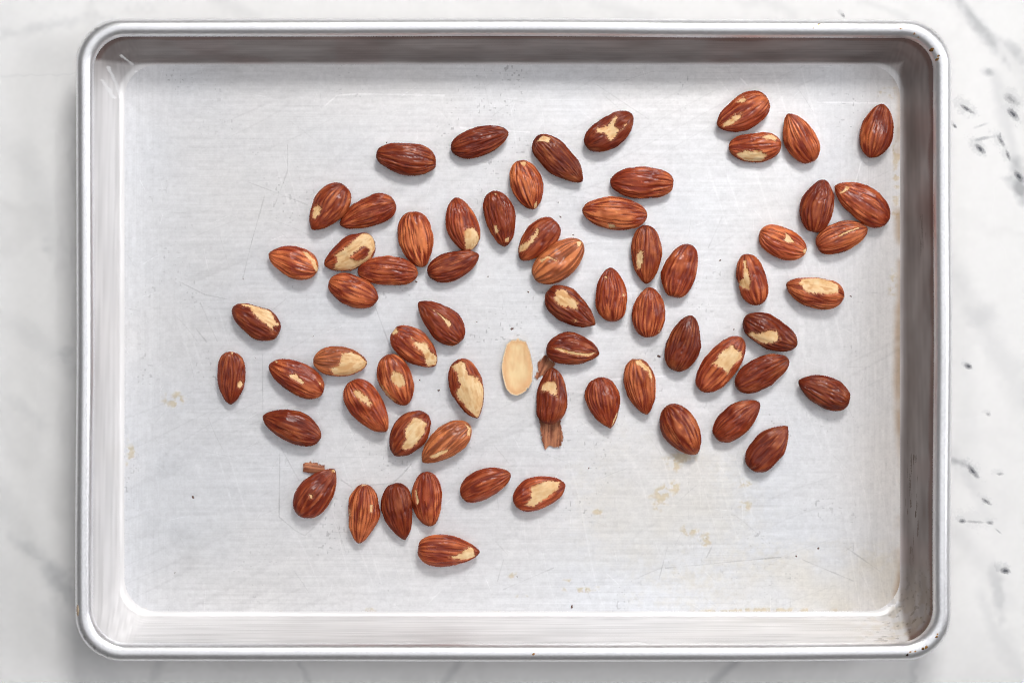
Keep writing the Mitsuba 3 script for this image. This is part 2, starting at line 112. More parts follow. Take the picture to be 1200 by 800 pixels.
MARBLE_SPOTS = [(177.3, 88.8, 2.3, 0.5, -33, 0.9), (194.6, 92.4, 3.0, 1.2, -40, 0.6), (195.3, 86.8, 2.3, 0.9, -45, 1), (182.3, 73.4, 2.0, 0.7, -40, 1), (190.6, 76.4, 2.0, 0.5, -60, 0.8), (190.3, 78.1, 1.0, 0.3, -80, 0.7), (193.3, 70.8, 1.7, 0.4, -70, 0.8), (197.6, 62.5, 2.0, 0.9, -50, 1), (197.2, 57.5, 3.3, 2.0, -60, 0.35), (185.6, 103.4, 1.7, 1.0, 0, 0.35), (182.9, 82.4, 2.0, 0.4, 20, 0.35), (183.9, 77.4, 2.7, 0.4, 10, 0.35), (179.6, -52.3, 2.7, 0.7, -50, 1), (184.9, -64.0, 1.7, 0.4, -35, 0.8), (178.0, -11.4, 1.3, 0.7, -30, 1), (175.6, -71.6, 1.0, 0.5, 0, 0.9), (180.6, -71.9, 3.3, 0.3, -3, 0.5), (186.3, -72.3, 1.0, 0.4, -10, 0.7), (192.3, -90.9, 1.5, 0.9, -10, 1), (172.6, 82.1, 0.7, 0.3, -45, 0.9), (190.3, -53.3, 1.0, 0.3, 0, 0.5), (185.6, -30.0, 0.7, 0.5, 0, 0.5), (173.0, -48.3, 4.6, 1.0, -20, 0.3), (189.6, -75.6, 1.7, 0.3, -40, 0.4), (129.0, 125.3, 0.8, 0.4, -45, 0.8), (-176.4, -94.9, 7.3, 3.0, -50, 0.18), (-181.4, 34.9, 3.3, 2.0, -40, 0.13), (-174.7, -6.7, 3.0, 2.0, 0, 0.14), (-189.7, -28.4, 6.6, 2.3, -45, 0.1), (-191.3, -81.6, 6.0, 1.7, -40, 0.12), (196.2, 111.4, 4.0, 1.3, -45, 0.2), (179.6, 124.7, 13.3, 1.3, -55, 0.28), (-179.7, 121.4, 19.9, 1.7, 10, 0.12), (189.6, -101.5, 1.7, 10.0, 10, 0.15)]
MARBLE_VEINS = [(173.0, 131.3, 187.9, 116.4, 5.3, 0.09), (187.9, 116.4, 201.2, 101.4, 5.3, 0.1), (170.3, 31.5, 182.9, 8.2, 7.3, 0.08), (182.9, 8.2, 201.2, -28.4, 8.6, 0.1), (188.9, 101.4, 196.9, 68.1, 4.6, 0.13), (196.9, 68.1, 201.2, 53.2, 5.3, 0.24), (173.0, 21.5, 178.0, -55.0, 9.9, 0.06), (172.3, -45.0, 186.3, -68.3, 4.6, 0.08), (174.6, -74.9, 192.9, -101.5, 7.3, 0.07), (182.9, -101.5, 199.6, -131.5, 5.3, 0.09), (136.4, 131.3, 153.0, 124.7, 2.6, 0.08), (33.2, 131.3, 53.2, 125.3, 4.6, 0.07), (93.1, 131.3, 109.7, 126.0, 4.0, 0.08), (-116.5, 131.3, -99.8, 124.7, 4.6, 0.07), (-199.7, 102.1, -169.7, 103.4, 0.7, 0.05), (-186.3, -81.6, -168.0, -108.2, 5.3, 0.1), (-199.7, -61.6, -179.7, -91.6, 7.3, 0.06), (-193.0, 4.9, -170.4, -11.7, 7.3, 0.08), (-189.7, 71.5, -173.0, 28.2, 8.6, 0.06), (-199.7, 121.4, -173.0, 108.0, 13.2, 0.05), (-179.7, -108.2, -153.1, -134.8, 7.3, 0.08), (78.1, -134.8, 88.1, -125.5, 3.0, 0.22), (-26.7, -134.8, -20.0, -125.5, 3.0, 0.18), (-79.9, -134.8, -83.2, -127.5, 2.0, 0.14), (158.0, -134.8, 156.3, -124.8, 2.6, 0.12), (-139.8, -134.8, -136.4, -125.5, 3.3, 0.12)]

FZ = 1.7                      # top of the pan's floor

# ------------------------------------------------------------------ procedural helpers (arguments in mm)
def spot(x, y, cx, cy, a, b, deg=0.0, wob=0.0):
    """1 in an uneven ellipse, falling to 0 at its rim"""
    c, s = math.cos(math.radians(deg)), math.sin(math.radians(deg))
    u = ((x - cx) * c + (y - cy) * s) / a
    v = (-(x - cx) * s + (y - cy) * c) / b
    return 1 - smoothstep(0.35, 1.1, dr.sqrt(u * u + v * v) + wob)

def seg(x, y, x0, y0, x1, y1):
    dx, dy = x1 - x0, y1 - y0
    t = dr.clip(((x - x0) * dx + (y - y0) * dy) / (dx * dx + dy * dy), 0, 1)
    return dr.sqrt(dr.square(x - x0 - t * dx) + dr.square(y - y0 - t * dy))

# ------------------------------------------------------------------ materials
def marble_color(p, n, uv):
    x, y = p.x * 1000, p.y * 1000
    wx = x + 22 * (fbm(x * .02, y * .02, 3.1) - .5) + 5 * (fbm(x * .12, y * .12, 9.) - .5)
    wy = y + 22 * (fbm(x * .02, y * .02, 7.7) - .5) + 5 * (fbm(x * .12, y * .12, 4.) - .5)
    d1 = wx * .80 + wy * .60
    cloud = fbm(d1 * .022, (wy * .80 - wx * .6) * .009, 1.3, octaves=4)
    v = .85 - .13 * smoothstep(.46, .80, cloud)
    r = dr.abs(fbm(wx * .016 + 5, wy * .012, 2.2, octaves=4) - .5)
    v -= .07 * (1 - smoothstep(0, .035, r)) * noise(x * .03, y * .03, 5.)
    r2 = dr.abs(noise(wx * .035, wy * .024, 8.) - .5)
    v += .022 * (1 - smoothstep(0, .012, r2)) * noise(x * .02, y * .02, 77.)
    v += .03 * (fbm(x * .5, y * .5, 6.) - .5)
    wob = .9 * (fbm(x * .55, y * .55, 2.) - .5) + .5 * (noise(x * 1.6, y * 1.6, 2.) - .5)
    soft_wob = 1.1 * (fbm(x * .11, y * .11, 12.) - .5) + .5 * (noise(x * .5, y * .5, 13.) - .5)
    dark, halo = mi.Float(0), mi.Float(0)
    bend = 3.0 * (noise(x * .09, y * .09, 31.) - .5) + 1.2 * (noise(x * .4, y * .4, 32.) - .5)
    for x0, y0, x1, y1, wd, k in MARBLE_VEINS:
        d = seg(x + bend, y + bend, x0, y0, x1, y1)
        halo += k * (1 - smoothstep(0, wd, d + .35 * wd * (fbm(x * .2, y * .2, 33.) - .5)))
    for cx, cy, a, b, deg, k in MARBLE_SPOTS:
        if k > .4:
            dark = dr.maximum(dark, k * spot(x, y, cx, cy, a * .85 + .1, b * .85 + .15, deg, wob * .7))
            dark = dr.maximum(dark, k * .6 * (1 - smoothstep(.0, 1.0, (1 - spot(x, y, cx, cy, a * 1.5 + .3, b * 1.6 + .3, deg, wob * .35)))))
            halo = dr.maximum(halo, .16 * k * spot(x, y, cx - 1, cy + 1, a * 2.6, a * 1.6, deg, wob))
        else:
            c_, s_ = math.cos(math.radians(deg)), math.sin(math.radians(deg))
            u = ((x - cx) * c_ + (y - cy) * s_) / (a * 1.6)
            w = (-(x - cx) * s_ + (y - cy) * c_) / (b * 1.9)
            halo += k * (1 - smoothstep(0, 1.3, dr.sqrt(u * u + w * w) + soft_wob))
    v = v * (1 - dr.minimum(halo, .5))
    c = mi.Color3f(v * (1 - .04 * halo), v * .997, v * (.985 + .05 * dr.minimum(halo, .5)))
    return mix(c, (.06, .065, .08), dark * .93)

scene['marble'] = {'type': 'principled', 'base_color': mikit.proc(marble_color), 'roughness': 0.22, 'specular': 0.45}

def polish(x, y):
    """how far the polishing has turned from across the pan to along its side walls"""
    wave = 34 * (fbm(x * .016, y * .016, 66.) - .5) + 9 * (noise(x * .5, y * .03, 67.) - .5)
    return dr.clip(smoothstep(92, 150, x + wave) + .8 * smoothstep(118, 148, -x + wave * .7), 0, 1)

def grain(x, y):
    """polishing streaks: along x in the middle, along the side walls near them"""
    side = polish(x, y)
    h = .5 * noise(x * .05, y * 2.1, 1.) + .5 * noise(x * .16, y * .9, 2.)
    v = .5 * noise(x * 2.1, y * .05, 3.) + .5 * noise(x * .9, y * .16, 4.)
    return h * (1 - side) + v * side

def floor_color(p, n, uv):
    x, y = p.x * 1000, p.y * 1000
    g = grain(x, y) - .5
    v = .735 * (1 + .15 * g + .14 * (fbm(x * .018, y * .018, 3.3) - .5) + .14 * (fbm(x * .7, y * .7, 1.) - .5) + .07 * (noise(x * 2.2, y * 2.2, 2.) - .5))
    nz = noise(x * .05, y * .05, 8.)
    d = mi.Float(9)
    for s in SCRATCHES:
        d = dr.minimum(d, seg(x, y, *s))
    d = d + .25 * (noise(x * .35, y * .35, 5.) - .5)
    v = v * (1 - .21 * (1 - smoothstep(.04, .36, d)) * (.25 + noise(x * .2, y * .2, 9.)))
    d2 = mi.Float(9)
    for s in BRIGHT:
        d2 = dr.minimum(d2, seg(x, y, *s))
    d2 = d2 + .4 * (noise(x * .3, y * .3, 15.) - .5)
    v = v * (1 + .16 * (1 - smoothstep(.1, .5, d2)))
    # fine scratches of many years, one or two in every patch of floor
    for size, seed, k in ((17.0, 5, -.14), (11.0, 60, .14), (29.0, 90, -.13)):
        cx0, cy0 = dr.floor(x / size), dr.floor(y / size)
        for a in (-1, 0, 1):
            for b in (-1, 0, 1):
                ox, oy = (cx0 + a), (cy0 + b)
                px_, py_ = (ox + mikit.cell_rand(ox, oy, seed)) * size, (oy + mikit.cell_rand(ox, oy, seed + 1)) * size
                an = 6.28 * mikit.cell_rand(ox, oy, seed + 2)
                ln = size * (.15 + .42 * mikit.cell_rand(ox, oy, seed + 3))
                st_ = mikit.cell_rand(ox, oy, seed + 4)
                ca, sa = dr.cos(an), dr.sin(an)
                u = (x - px_) * ca + (y - py_) * sa
                w = -(x - px_) * sa + (y - py_) * ca + .012 * u * u * (st_ - .5)
                m_ = (1 - smoothstep(.03, .20, dr.abs(w))) * (1 - smoothstep(.6, 1., dr.abs(u) / ln))
                v = v * (1 + k * m_ * dr.square(st_))
    # faint worn hairlines everywhere
    for k, a in enumerate((.3, 2.0)):
        u = x * math.cos(a) + y * math.sin(a) + 6 * noise(x * .02, y * .02, 20. + k)
        w = -x * math.sin(a) + y * math.cos(a)
        line = 1 - smoothstep(0, .05, dr.abs(noise(u * .17, w * .010, 30. + k) - .5))
        on = smoothstep(.50, .74, noise(x * .035, y * .035, 40. + k))
        v = v * (1 + (-.06 if k % 2 else .06) * line * on)
    # pits and specks of burnt dirt
    pit = smoothstep(.84, .90, noise(x * 1.1, y * 1.1, 50.)) * smoothstep(.55, .85, fbm(x * .06, y * .06, 51.))
    v = v * (1 - .30 * pit)
    warm = fbm(x * .02, y * .02, 88.) - .5
    c = mi.Color3f(v * (.985 + .05 * warm), v * .985, v * (1.0 - .06 * warm))
    wob = 1.3 * (fbm(x * .3, y * .3, 12.) - .5) + .5 * (noise(x * 1.3, y * 1.3, 13.) - .5)
    st = mi.Float(0)
    for cx, cy, a, b in STAINS:
        st = dr.maximum(st, spot(x, y, cx, cy, a * 1.3, b * 1.3, 0, wob))
    st = st * smoothstep(.40, .54, fbm(x * .5, y * .5, 14.))
    c = c * mix((1, 1, 1), (.88, .75, .52), st * .75)
    haze_ = spot(x, y, 122, -98, 70, 20, 0, wob * .4) * fbm(x * .08, y * .08, 19.) + .6 * spot(x, y, 60, -66, 45, 40, 0, wob * .3) * fbm(x * .06, y * .06, 18.)
    c = c * mix((1, 1, 1), (.93, .86, .72), dr.minimum(haze_, 1) * .8)
    # grease baked into the angle under the right wall
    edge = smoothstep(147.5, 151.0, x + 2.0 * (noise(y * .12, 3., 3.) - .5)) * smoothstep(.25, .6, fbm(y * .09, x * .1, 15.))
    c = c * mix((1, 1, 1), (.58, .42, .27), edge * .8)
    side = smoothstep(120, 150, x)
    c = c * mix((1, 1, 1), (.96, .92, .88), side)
    return c

def wall_color(p, n, uv):
    x, y, z = p.x * 1000, p.y * 1000, p.z * 1000
    s = noise(x * 1.6, y * .05 + z * .2, 3.) * smoothstep(140, 150, dr.abs(x)) + noise(x * .05, z * 1.6 + y * 1.2, 4.) * (1 - smoothstep(140, 150, dr.abs(x)))
    v = .82 + .15 * (s - .5) + .16 * (fbm(x * .05, y * .05, z * .1) - .5)
    c = mi.Color3f(v, v * .985, v * .98)
    # shade of the far and right walls put into the colour, browned by residue; burnt pits
    wall_shade = dr.maximum(smoothstep(149.6, 151.6, x), smoothstep(105.2, 107.2, y))
    c = c * mix((1, 1, 1), (.31, .262, .25), wall_shade * (.80 + .45 * (fbm(x * .06, y * .06, z * .12) - .5)))
    wb = 1.2 * (fbm(x * .3, y * .12, z * .3) - .5)
    pit = smoothstep(.62, .74, noise(x * 1.3 + z * .5, y * .28, z * 1.1)) * dr.maximum(spot(x, y, 154.6, -62, 1.9, 26, 0, wb), .5 * spot(x, y, 157, 40, 1.2, 14, 0, wb))
    red = smoothstep(.60, .75, noise(x * .05, y * .06, 71.)) * wall_shade
    c = c * mix((1, 1, 1), (.97, .84, .83), red * .4)
    d = mi.Float(9)
    for q in ((-155.3, 103.8, -152.3, 93.2), (-157.3, 98.8, -154.3, 92.9), (-146.6, 103.2, -145.2, 102.4), (-150.5, 108.5, -147.5, 106.0)):
        d = dr.minimum(d, seg(x, y, *q))
    scuff = 1 - smoothstep(.1, .8, d + .5 * (noise(x * .7, y * .7, 6.) - .5))
    c = c * mix((1, 1, 1), (.55, .52, .51), smoothstep(250, 262, y - x) * fbm(x * .1, y * .1, 7.) * 1.2)
    c = mix(c, (.95, .95, .95), scuff)                                     # bright creases of the crumpled corner, their gleam put into the colour
    corner = smoothstep(235, 268, x - y)                                  # scaled, stained right front corner
    scale = smoothstep(.46, .60, fbm(x * .25, y * .25, z * .25 + 4.)) * corner
    c = c * mix((1, 1, 1), (.84, .74, .57), scale * .55)
    under = smoothstep(19.0, 21.5, z + 2 * (noise(x * .1, y * .1, 5.) - .5)) * wall_shade
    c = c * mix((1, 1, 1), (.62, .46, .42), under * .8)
    pit2 = smoothstep(.70, .76, noise(x * .6, y * .9, z * .6 + 7.)) * corner
    return mix(c, (.10, .07, .05), dr.maximum(pit * .75, pit2 * .45))

def rim_color(p, n, uv):
    x, y, z = p.x * 1000, p.y * 1000, p.z * 1000
    v = .92 + .10 * (fbm(x * .1, y * .1, z * .3) - .5) + .12 * (noise(x * 1.3, y * 1.3, z * 1.3) - .5)
    c = mi.Color3f(v * .985, v * .985, v)
    wob = .9 * (fbm(x * .9, y * .9, 3.) - .5)
    ch = mi.Float(0)
    for cx, cy, r in CHIPS:
        ch = dr.maximum(ch, spot(x, y, cx, cy, r * 1.15, r * .8, 30, wob))
    out = dr.maximum(dr.abs(x) - 150, 0) + dr.maximum(dr.abs(y) - 106, 0)
    worn = smoothstep(.72, .80, noise(x * .8, y * .8, z * .8 + 2.)) * smoothstep(14, 22, out)
    c = mix(c, (.34, .31, .29), worn * .6)
    lower = smoothstep(25.2, 22.8, z + .8 * (noise(x * .5, y * .5, 8.) - .5)) * dr.maximum(smoothstep(162, 163.5, dr.abs(x)), smoothstep(117.8, 119.3, dr.abs(y + .3)))  # outer edge of the roll: its dark reflection put into the colour
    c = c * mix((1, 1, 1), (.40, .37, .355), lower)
    rust = noise(x * .6, y * .6, 90.)
    return mix(c, mix((.05, .03, .02), (.50, .24, .07), smoothstep(.35, .65, rust)), smoothstep(.25, .6, ch))

def metal(name, color, metallic, rough, **more):
    """worn aluminium: partly oxidised (matt), partly bright"""
    return {'type': 'principled', 'base_color': mikit.proc(color), 'metallic': metallic, 'roughness': rough, 'specular': 0.25, **more}

def floor_side(p, n, uv): return polish(p.x * 1000, p.y * 1000)
# polished across the pan (the highlight stretches across the streaks), less so beside the walls
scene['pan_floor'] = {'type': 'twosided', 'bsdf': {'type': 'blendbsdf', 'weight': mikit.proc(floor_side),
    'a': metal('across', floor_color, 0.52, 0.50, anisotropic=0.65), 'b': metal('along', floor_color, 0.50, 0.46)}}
scene['pan_wall'] = {'type': 'twosided', 'bsdf': metal('wall', wall_color, 0.50, 0.48)}
scene['pan_rim'] = {'type': 'twosided', 'bsdf': metal('rim', rim_color, 0.90, 0.38)}
VC = {'type': 'mesh_attribute', 'name': 'vertex_color'}
scene['almond_skin'] = {'type': 'principled', 'base_color': VC, 'roughness': 0.27, 'specular': 0.28}
scene['almond_kernel'] = {'type': 'principled', 'base_color': VC, 'roughness': 0.50, 'specular': 0.40}
scene['loose_skin'] = {'type': 'twosided', 'bsdf': {'type': 'principled', 'base_color': VC, 'roughness': 0.6, 'specular': 0.3}}
scene['burnt_crumb'] = {'type': 'principled', 'base_color': {'type': 'rgb', 'value': [.13, .07, .055]}, 'roughness': 0.7}
scene['tan_metal'] = {'type': 'principled', 'base_color': {'type': 'rgb', 'value': [.40, .31, .22]}, 'roughness': 0.5, 'metallic': 0.3}

# ------------------------------------------------------------------ the counter
top = shapely.box(-640, -470, 640, 470).buffer(8)
slab = trimesh.creation.extrude_polygon(top, 30)
slab.apply_translation([0, 0, -30]); slab.apply_scale(MM)
scene['countertop'] = mikit.ply(slab, 'marble')
labels['countertop'] = {'label': 'white marble countertop with soft grey clouding and small black flecks', 'category': 'countertop', 'kind': 'structure'}

# ------------------------------------------------------------------ the sheet pan
HA, HB, PY = 166.6, 121.9, -0.3

def ring(inset, z, r):
    a, b = HA - inset, HB - inset
    pts = []
    for k, (sx, sy) in enumerate(((1, 1), (-1, 1), (-1, -1), (1, -1))):
        cx, cy = sx * (a - r), sy * (b - r)
        for j in range(25):
            t = math.radians(90 * k + 90 * j / 24)
            pts.append((cx + r * math.cos(t), cy + r * math.sin(t)))
        nx, ny = ((-1, 1), (-1, -1), (1, -1), (1, 1))[k]
        e = (nx * (a - r) + (r * math.cos(math.radians(90 * k + 90))), ny * (b - r) + (r * math.sin(math.radians(90 * k + 90))))
        s = pts[-1]
        for j in range(1, 64):
            pts.append((s[0] + (e[0] - s[0]) * j / 64, s[1] + (e[1] - s[1]) * j / 64))
    return np.array([(x, y + PY, z) for x, y in pts])

def dent(v):
    """hand-worn unevenness: the sides are never quite straight"""
    q = v * np.array([.012, .012, 0]) 
    up = np.clip(v[:, 2:] / 25, 0, 1)
    f = np.stack([meshkit.noise(q + 3, 1), meshkit.noise(q + 9, 2), .5 * meshkit.noise(q * 2.2, 3)], 1) - np.array([.5, .5, .25])
    return v + f * np.array([1.5, 1.5, .9]) * up

def loft(profile, cap=False):
    rings = [ring(*p) for p in profile]
    m = len(rings[0])
    v = dent(np.vstack(rings))
    i, j = np.meshgrid(np.arange(len(rings) - 1), np.arange(m), indexing='ij')
    q = np.stack([i * m + j, i * m + (j + 1) % m, (i + 1) * m + (j + 1) % m, (i + 1) * m + j], -1).reshape(-1, 4)
    f = np.vstack([q[:, [0, 1, 2]], q[:, [0, 2, 3]]])
    if cap:
        v = np.vstack([v, [0, PY, v[-1, 2]]])
        k = (len(rings) - 1) * m
        f = np.vstack([f, [[k + t, k + (t + 1) % m, len(v) - 1] for t in range(m)]])
    return trimesh.Trimesh(v * MM, f, process=False)

def radius(inset):
    return float(np.interp(inset, [0, 3.4, 6.8, 14.6, 18], [17.5, 15.0, 12.5, 13.0, 12.5]))

bead = []
for k in range(33):
    t = math.radians(285 - k * (285 + 12) / 32)          # from under the roll, round the outside, over the top, to the inner side
    c = 3.4 + 3.4 * math.cos(t)
    bead.append((c, 23.8 + 3.4 * math.sin(t), radius(c)))
e = bead[-1]
wall = [e] + [(e[0] + (13.0 - e[0]) * k / 10, e[1] + (3.6 - e[1]) * k / 10, radius(e[0] + (13.0 - e[0]) * k / 10)) for k in range(1, 11)]
p0, p1, p2 = (13.0, 3.6), (13.7, FZ), (15.7, FZ)         # the tight turn into the floor
for k in range(1, 11):
    t = k / 10
    q = [(1 - t) ** 2 * p0[d] + 2 * t * (1 - t) * p1[d] + t * t * p2[d] for d in (0, 1)]
    wall.append((q[0], q[1], radius(q[0])))
wall[-1] = (15.7, FZ, 12.85)
outer = [(bead[0][0], bead[0][1], bead[0][2])] + [(4.6 + (13.4 - 4.6) * k / 6, 20.4 + (1.6 - 20.4) * k / 6, 13.0) for k in range(7)] + [(14.3, .7, 12.5), (16, .5, 12.0)]

floor_rings = [(15.7, FZ, 12.85), (16.8, FZ, 12.6)] + [(16.8 + 1.5 * k, FZ, 12.6 - .2 * k) for k in range(1, 25)]
fl = loft(floor_rings, cap=False)
m = len(ring(15.7, FZ, 12.85))
last = fl.vertices[-m:]
vv = [np.array(fl.vertices)]
for s in np.linspace(.96, .04, 24):
    vv.append(last * np.array([s, s, 1]))
vv = np.vstack(vv + [[[0, 0, FZ * MM]]])
nr = (len(vv) - 1) // m
i, j = np.meshgrid(np.arange(nr - 1), np.arange(m), indexing='ij')
q = np.stack([i * m + j, i * m + (j + 1) % m, (i + 1) * m + (j + 1) % m, (i + 1) * m + j], -1).reshape(-1, 4)
ff = np.vstack([q[:, [0, 1, 2]], q[:, [0, 2, 3]], [[(nr - 1) * m + t, (nr - 1) * m + (t + 1) % m, len(vv) - 1] for t in range(m)]])
mmv = vv / MM
fade = np.clip((148 - np.abs(mmv[:, 0])) / 20, 0, 1) * np.clip((104 - np.abs(mmv[:, 1])) / 20, 0, 1)
vv[:, 2] += MM * fade * (.35 * (meshkit.noise(mmv * [.018, .018, 0] + 5, 4) - .5) + .10 * (meshkit.noise(mmv * [.06, .06, 0] + 2, 5) - .5))
scene['sheet_pan__floor'] = mikit.ply((vv, ff), 'pan_floor', smooth=True, uv=vv[:, 1::-1])
scene['sheet_pan__side_wall'] = mikit.ply(loft(wall), 'pan_wall', smooth=True)
scene['sheet_pan__rolled_rim'] = mikit.ply(loft(bead), 'pan_rim', smooth=True)
scene['sheet_pan__underside'] = mikit.ply(loft(outer, cap=True), 'pan_wall', smooth=40)
plug = trimesh.creation.icosphere(subdivisions=3, radius=1.0)
plug.apply_scale([.9, 3.0, 1.5]); plug.apply_transform(trimesh.transformations.rotation_matrix(math.radians(-42), [0, 1, 0]))
plug.apply_translation([-164.4 , -102.5, 25.6]); plug.apply_scale(MM)
scene['sheet_pan__rim_plug'] = mikit.ply(plug, 'tan_metal', smooth=True)
labels['sheet_pan__rim_plug'] = {'label': 'tan oval plug set in the rolled rim'}
labels['sheet_pan'] = {'label': 'worn rectangular aluminium sheet pan with rolled rim lying on white marble', 'category': 'sheet pan'}

# ------------------------------------------------------------------ almonds
def vnoise(p, seed): return meshkit.noise(p, seed)

def sstep(a, b, x):
    t = np.clip((x - a) / (b - a), 0, 1)
    return t * t * (3 - 2 * t)

NT, NP = 104, 120
TONES = {'m': (1.0, 0.0), 'd': (0.74, -0.25), 'l': (1.12, 0.45), 'p': (1.20, 0.9)}

def rot(ax, deg):
    return trimesh.transformations.rotation_matrix(math.radians(deg), ax)[:3, :3]

def inside(polys, x, y):
    hit = np.zeros(len(x), bool)
    for P in polys:
        hit |= shapely.contains_xy(shapely.Polygon(P).buffer(0), x, y)
    return hit

def almond_shape(L, W, rng, blunt):
    a, b = .46 + rng.uniform(-.03, .04), .60 + rng.uniform(-.10, .14)
    if blunt: b = blunt + .05; a = .45
    s = np.linspace(0, 1, NT)
    t = (1 - np.cos(np.pi * s)) / 2
    tm = a / (a + b)
    w = t ** a * (1 - t) ** b / (tm ** a * (1 - tm) ** b)
    w[0] = w[-1] = 0
    phi = np.arange(NP) * 2 * np.pi / NP
    tt, pp = np.meshgrid(t, phi, indexing='ij')
    ww = np.repeat(w[:, None], NP, 1)
    th = W * rng.uniform(.52, .63)
    c, sn = np.cos(pp), np.sin(pp)
    fat = 1 + rng.uniform(-.05, .05) * c
    y = W / 2 * ww * np.sign(c) * np.abs(c) ** .95 * fat + rng.uniform(-.055, .055) * W * np.sin(np.pi * tt)
    z = th / 2 * ww ** .92 * np.sign(sn) * np.abs(sn) ** .98
    x = (tt - .5) * L
    v = np.stack([x, y, z], -1).reshape(-1, 3)
    lump = vnoise(v * .16 + rng.uniform(0, 90, 3), 11) - .5
    lump2 = vnoise(v * .42 + rng.uniform(0, 90, 3), 12) - .5
    lump = lump + .35 * lump2
    v += np.stack([.05 * W * lump2 * np.cos(np.pi * tt.ravel()), .085 * W * lump * c.ravel() * ww.ravel() ** .5, .11 * W * lump * sn.ravel() * ww.ravel() ** .5], 1)
    i, j = np.meshgrid(np.arange(NT - 1), np.arange(NP), indexing='ij')
    q = np.stack([i * NP + j, i * NP + (j + 1) % NP, (i + 1) * NP + (j + 1) % NP, (i + 1) * NP + j], -1).reshape(-1, 4)
    f = np.vstack([q[:, [0, 1, 2]], q[:, [0, 2, 3]]])
    out = np.stack([.15 * (tt - .5), c * .9, sn], -1).reshape(-1, 3)
    out /= np.linalg.norm(out, axis=1, keepdims=True) + 1e-9
    return v, f, out, tt.ravel(), pp.ravel(), ww.ravel()

def kernel_colors(v, seed, rng):
    n1 = vnoise(v * [.25, 2.2, 2.2] + seed, 21)
    n2 = vnoise(v * .45 + seed, 22)
    n3 = vnoise(v * 2.4 + seed, 23)
    k = np.clip(.25 + .65 * n2 + .60 * (n1 - .5) + .35 * (n3 - .5), 0, 1)[:, None]
    c = np.array([.75, .42, .165]) * (1 - k) + np.array([.93, .72, .42]) * k
    tan = np.clip(sstep(.55, .75, vnoise(v * [.5, 1.2, 1.2] + seed, 24)) * rng.uniform(.2, .9) + rng.uniform(0, .22), 0, 1)[:, None]
    c = c * (1 - tan) + np.array([.68, .35, .13]) * tan
    return c, (n1 - .5) * .22 + (n3 - .5) * .10 + (n2 - .5) * .2

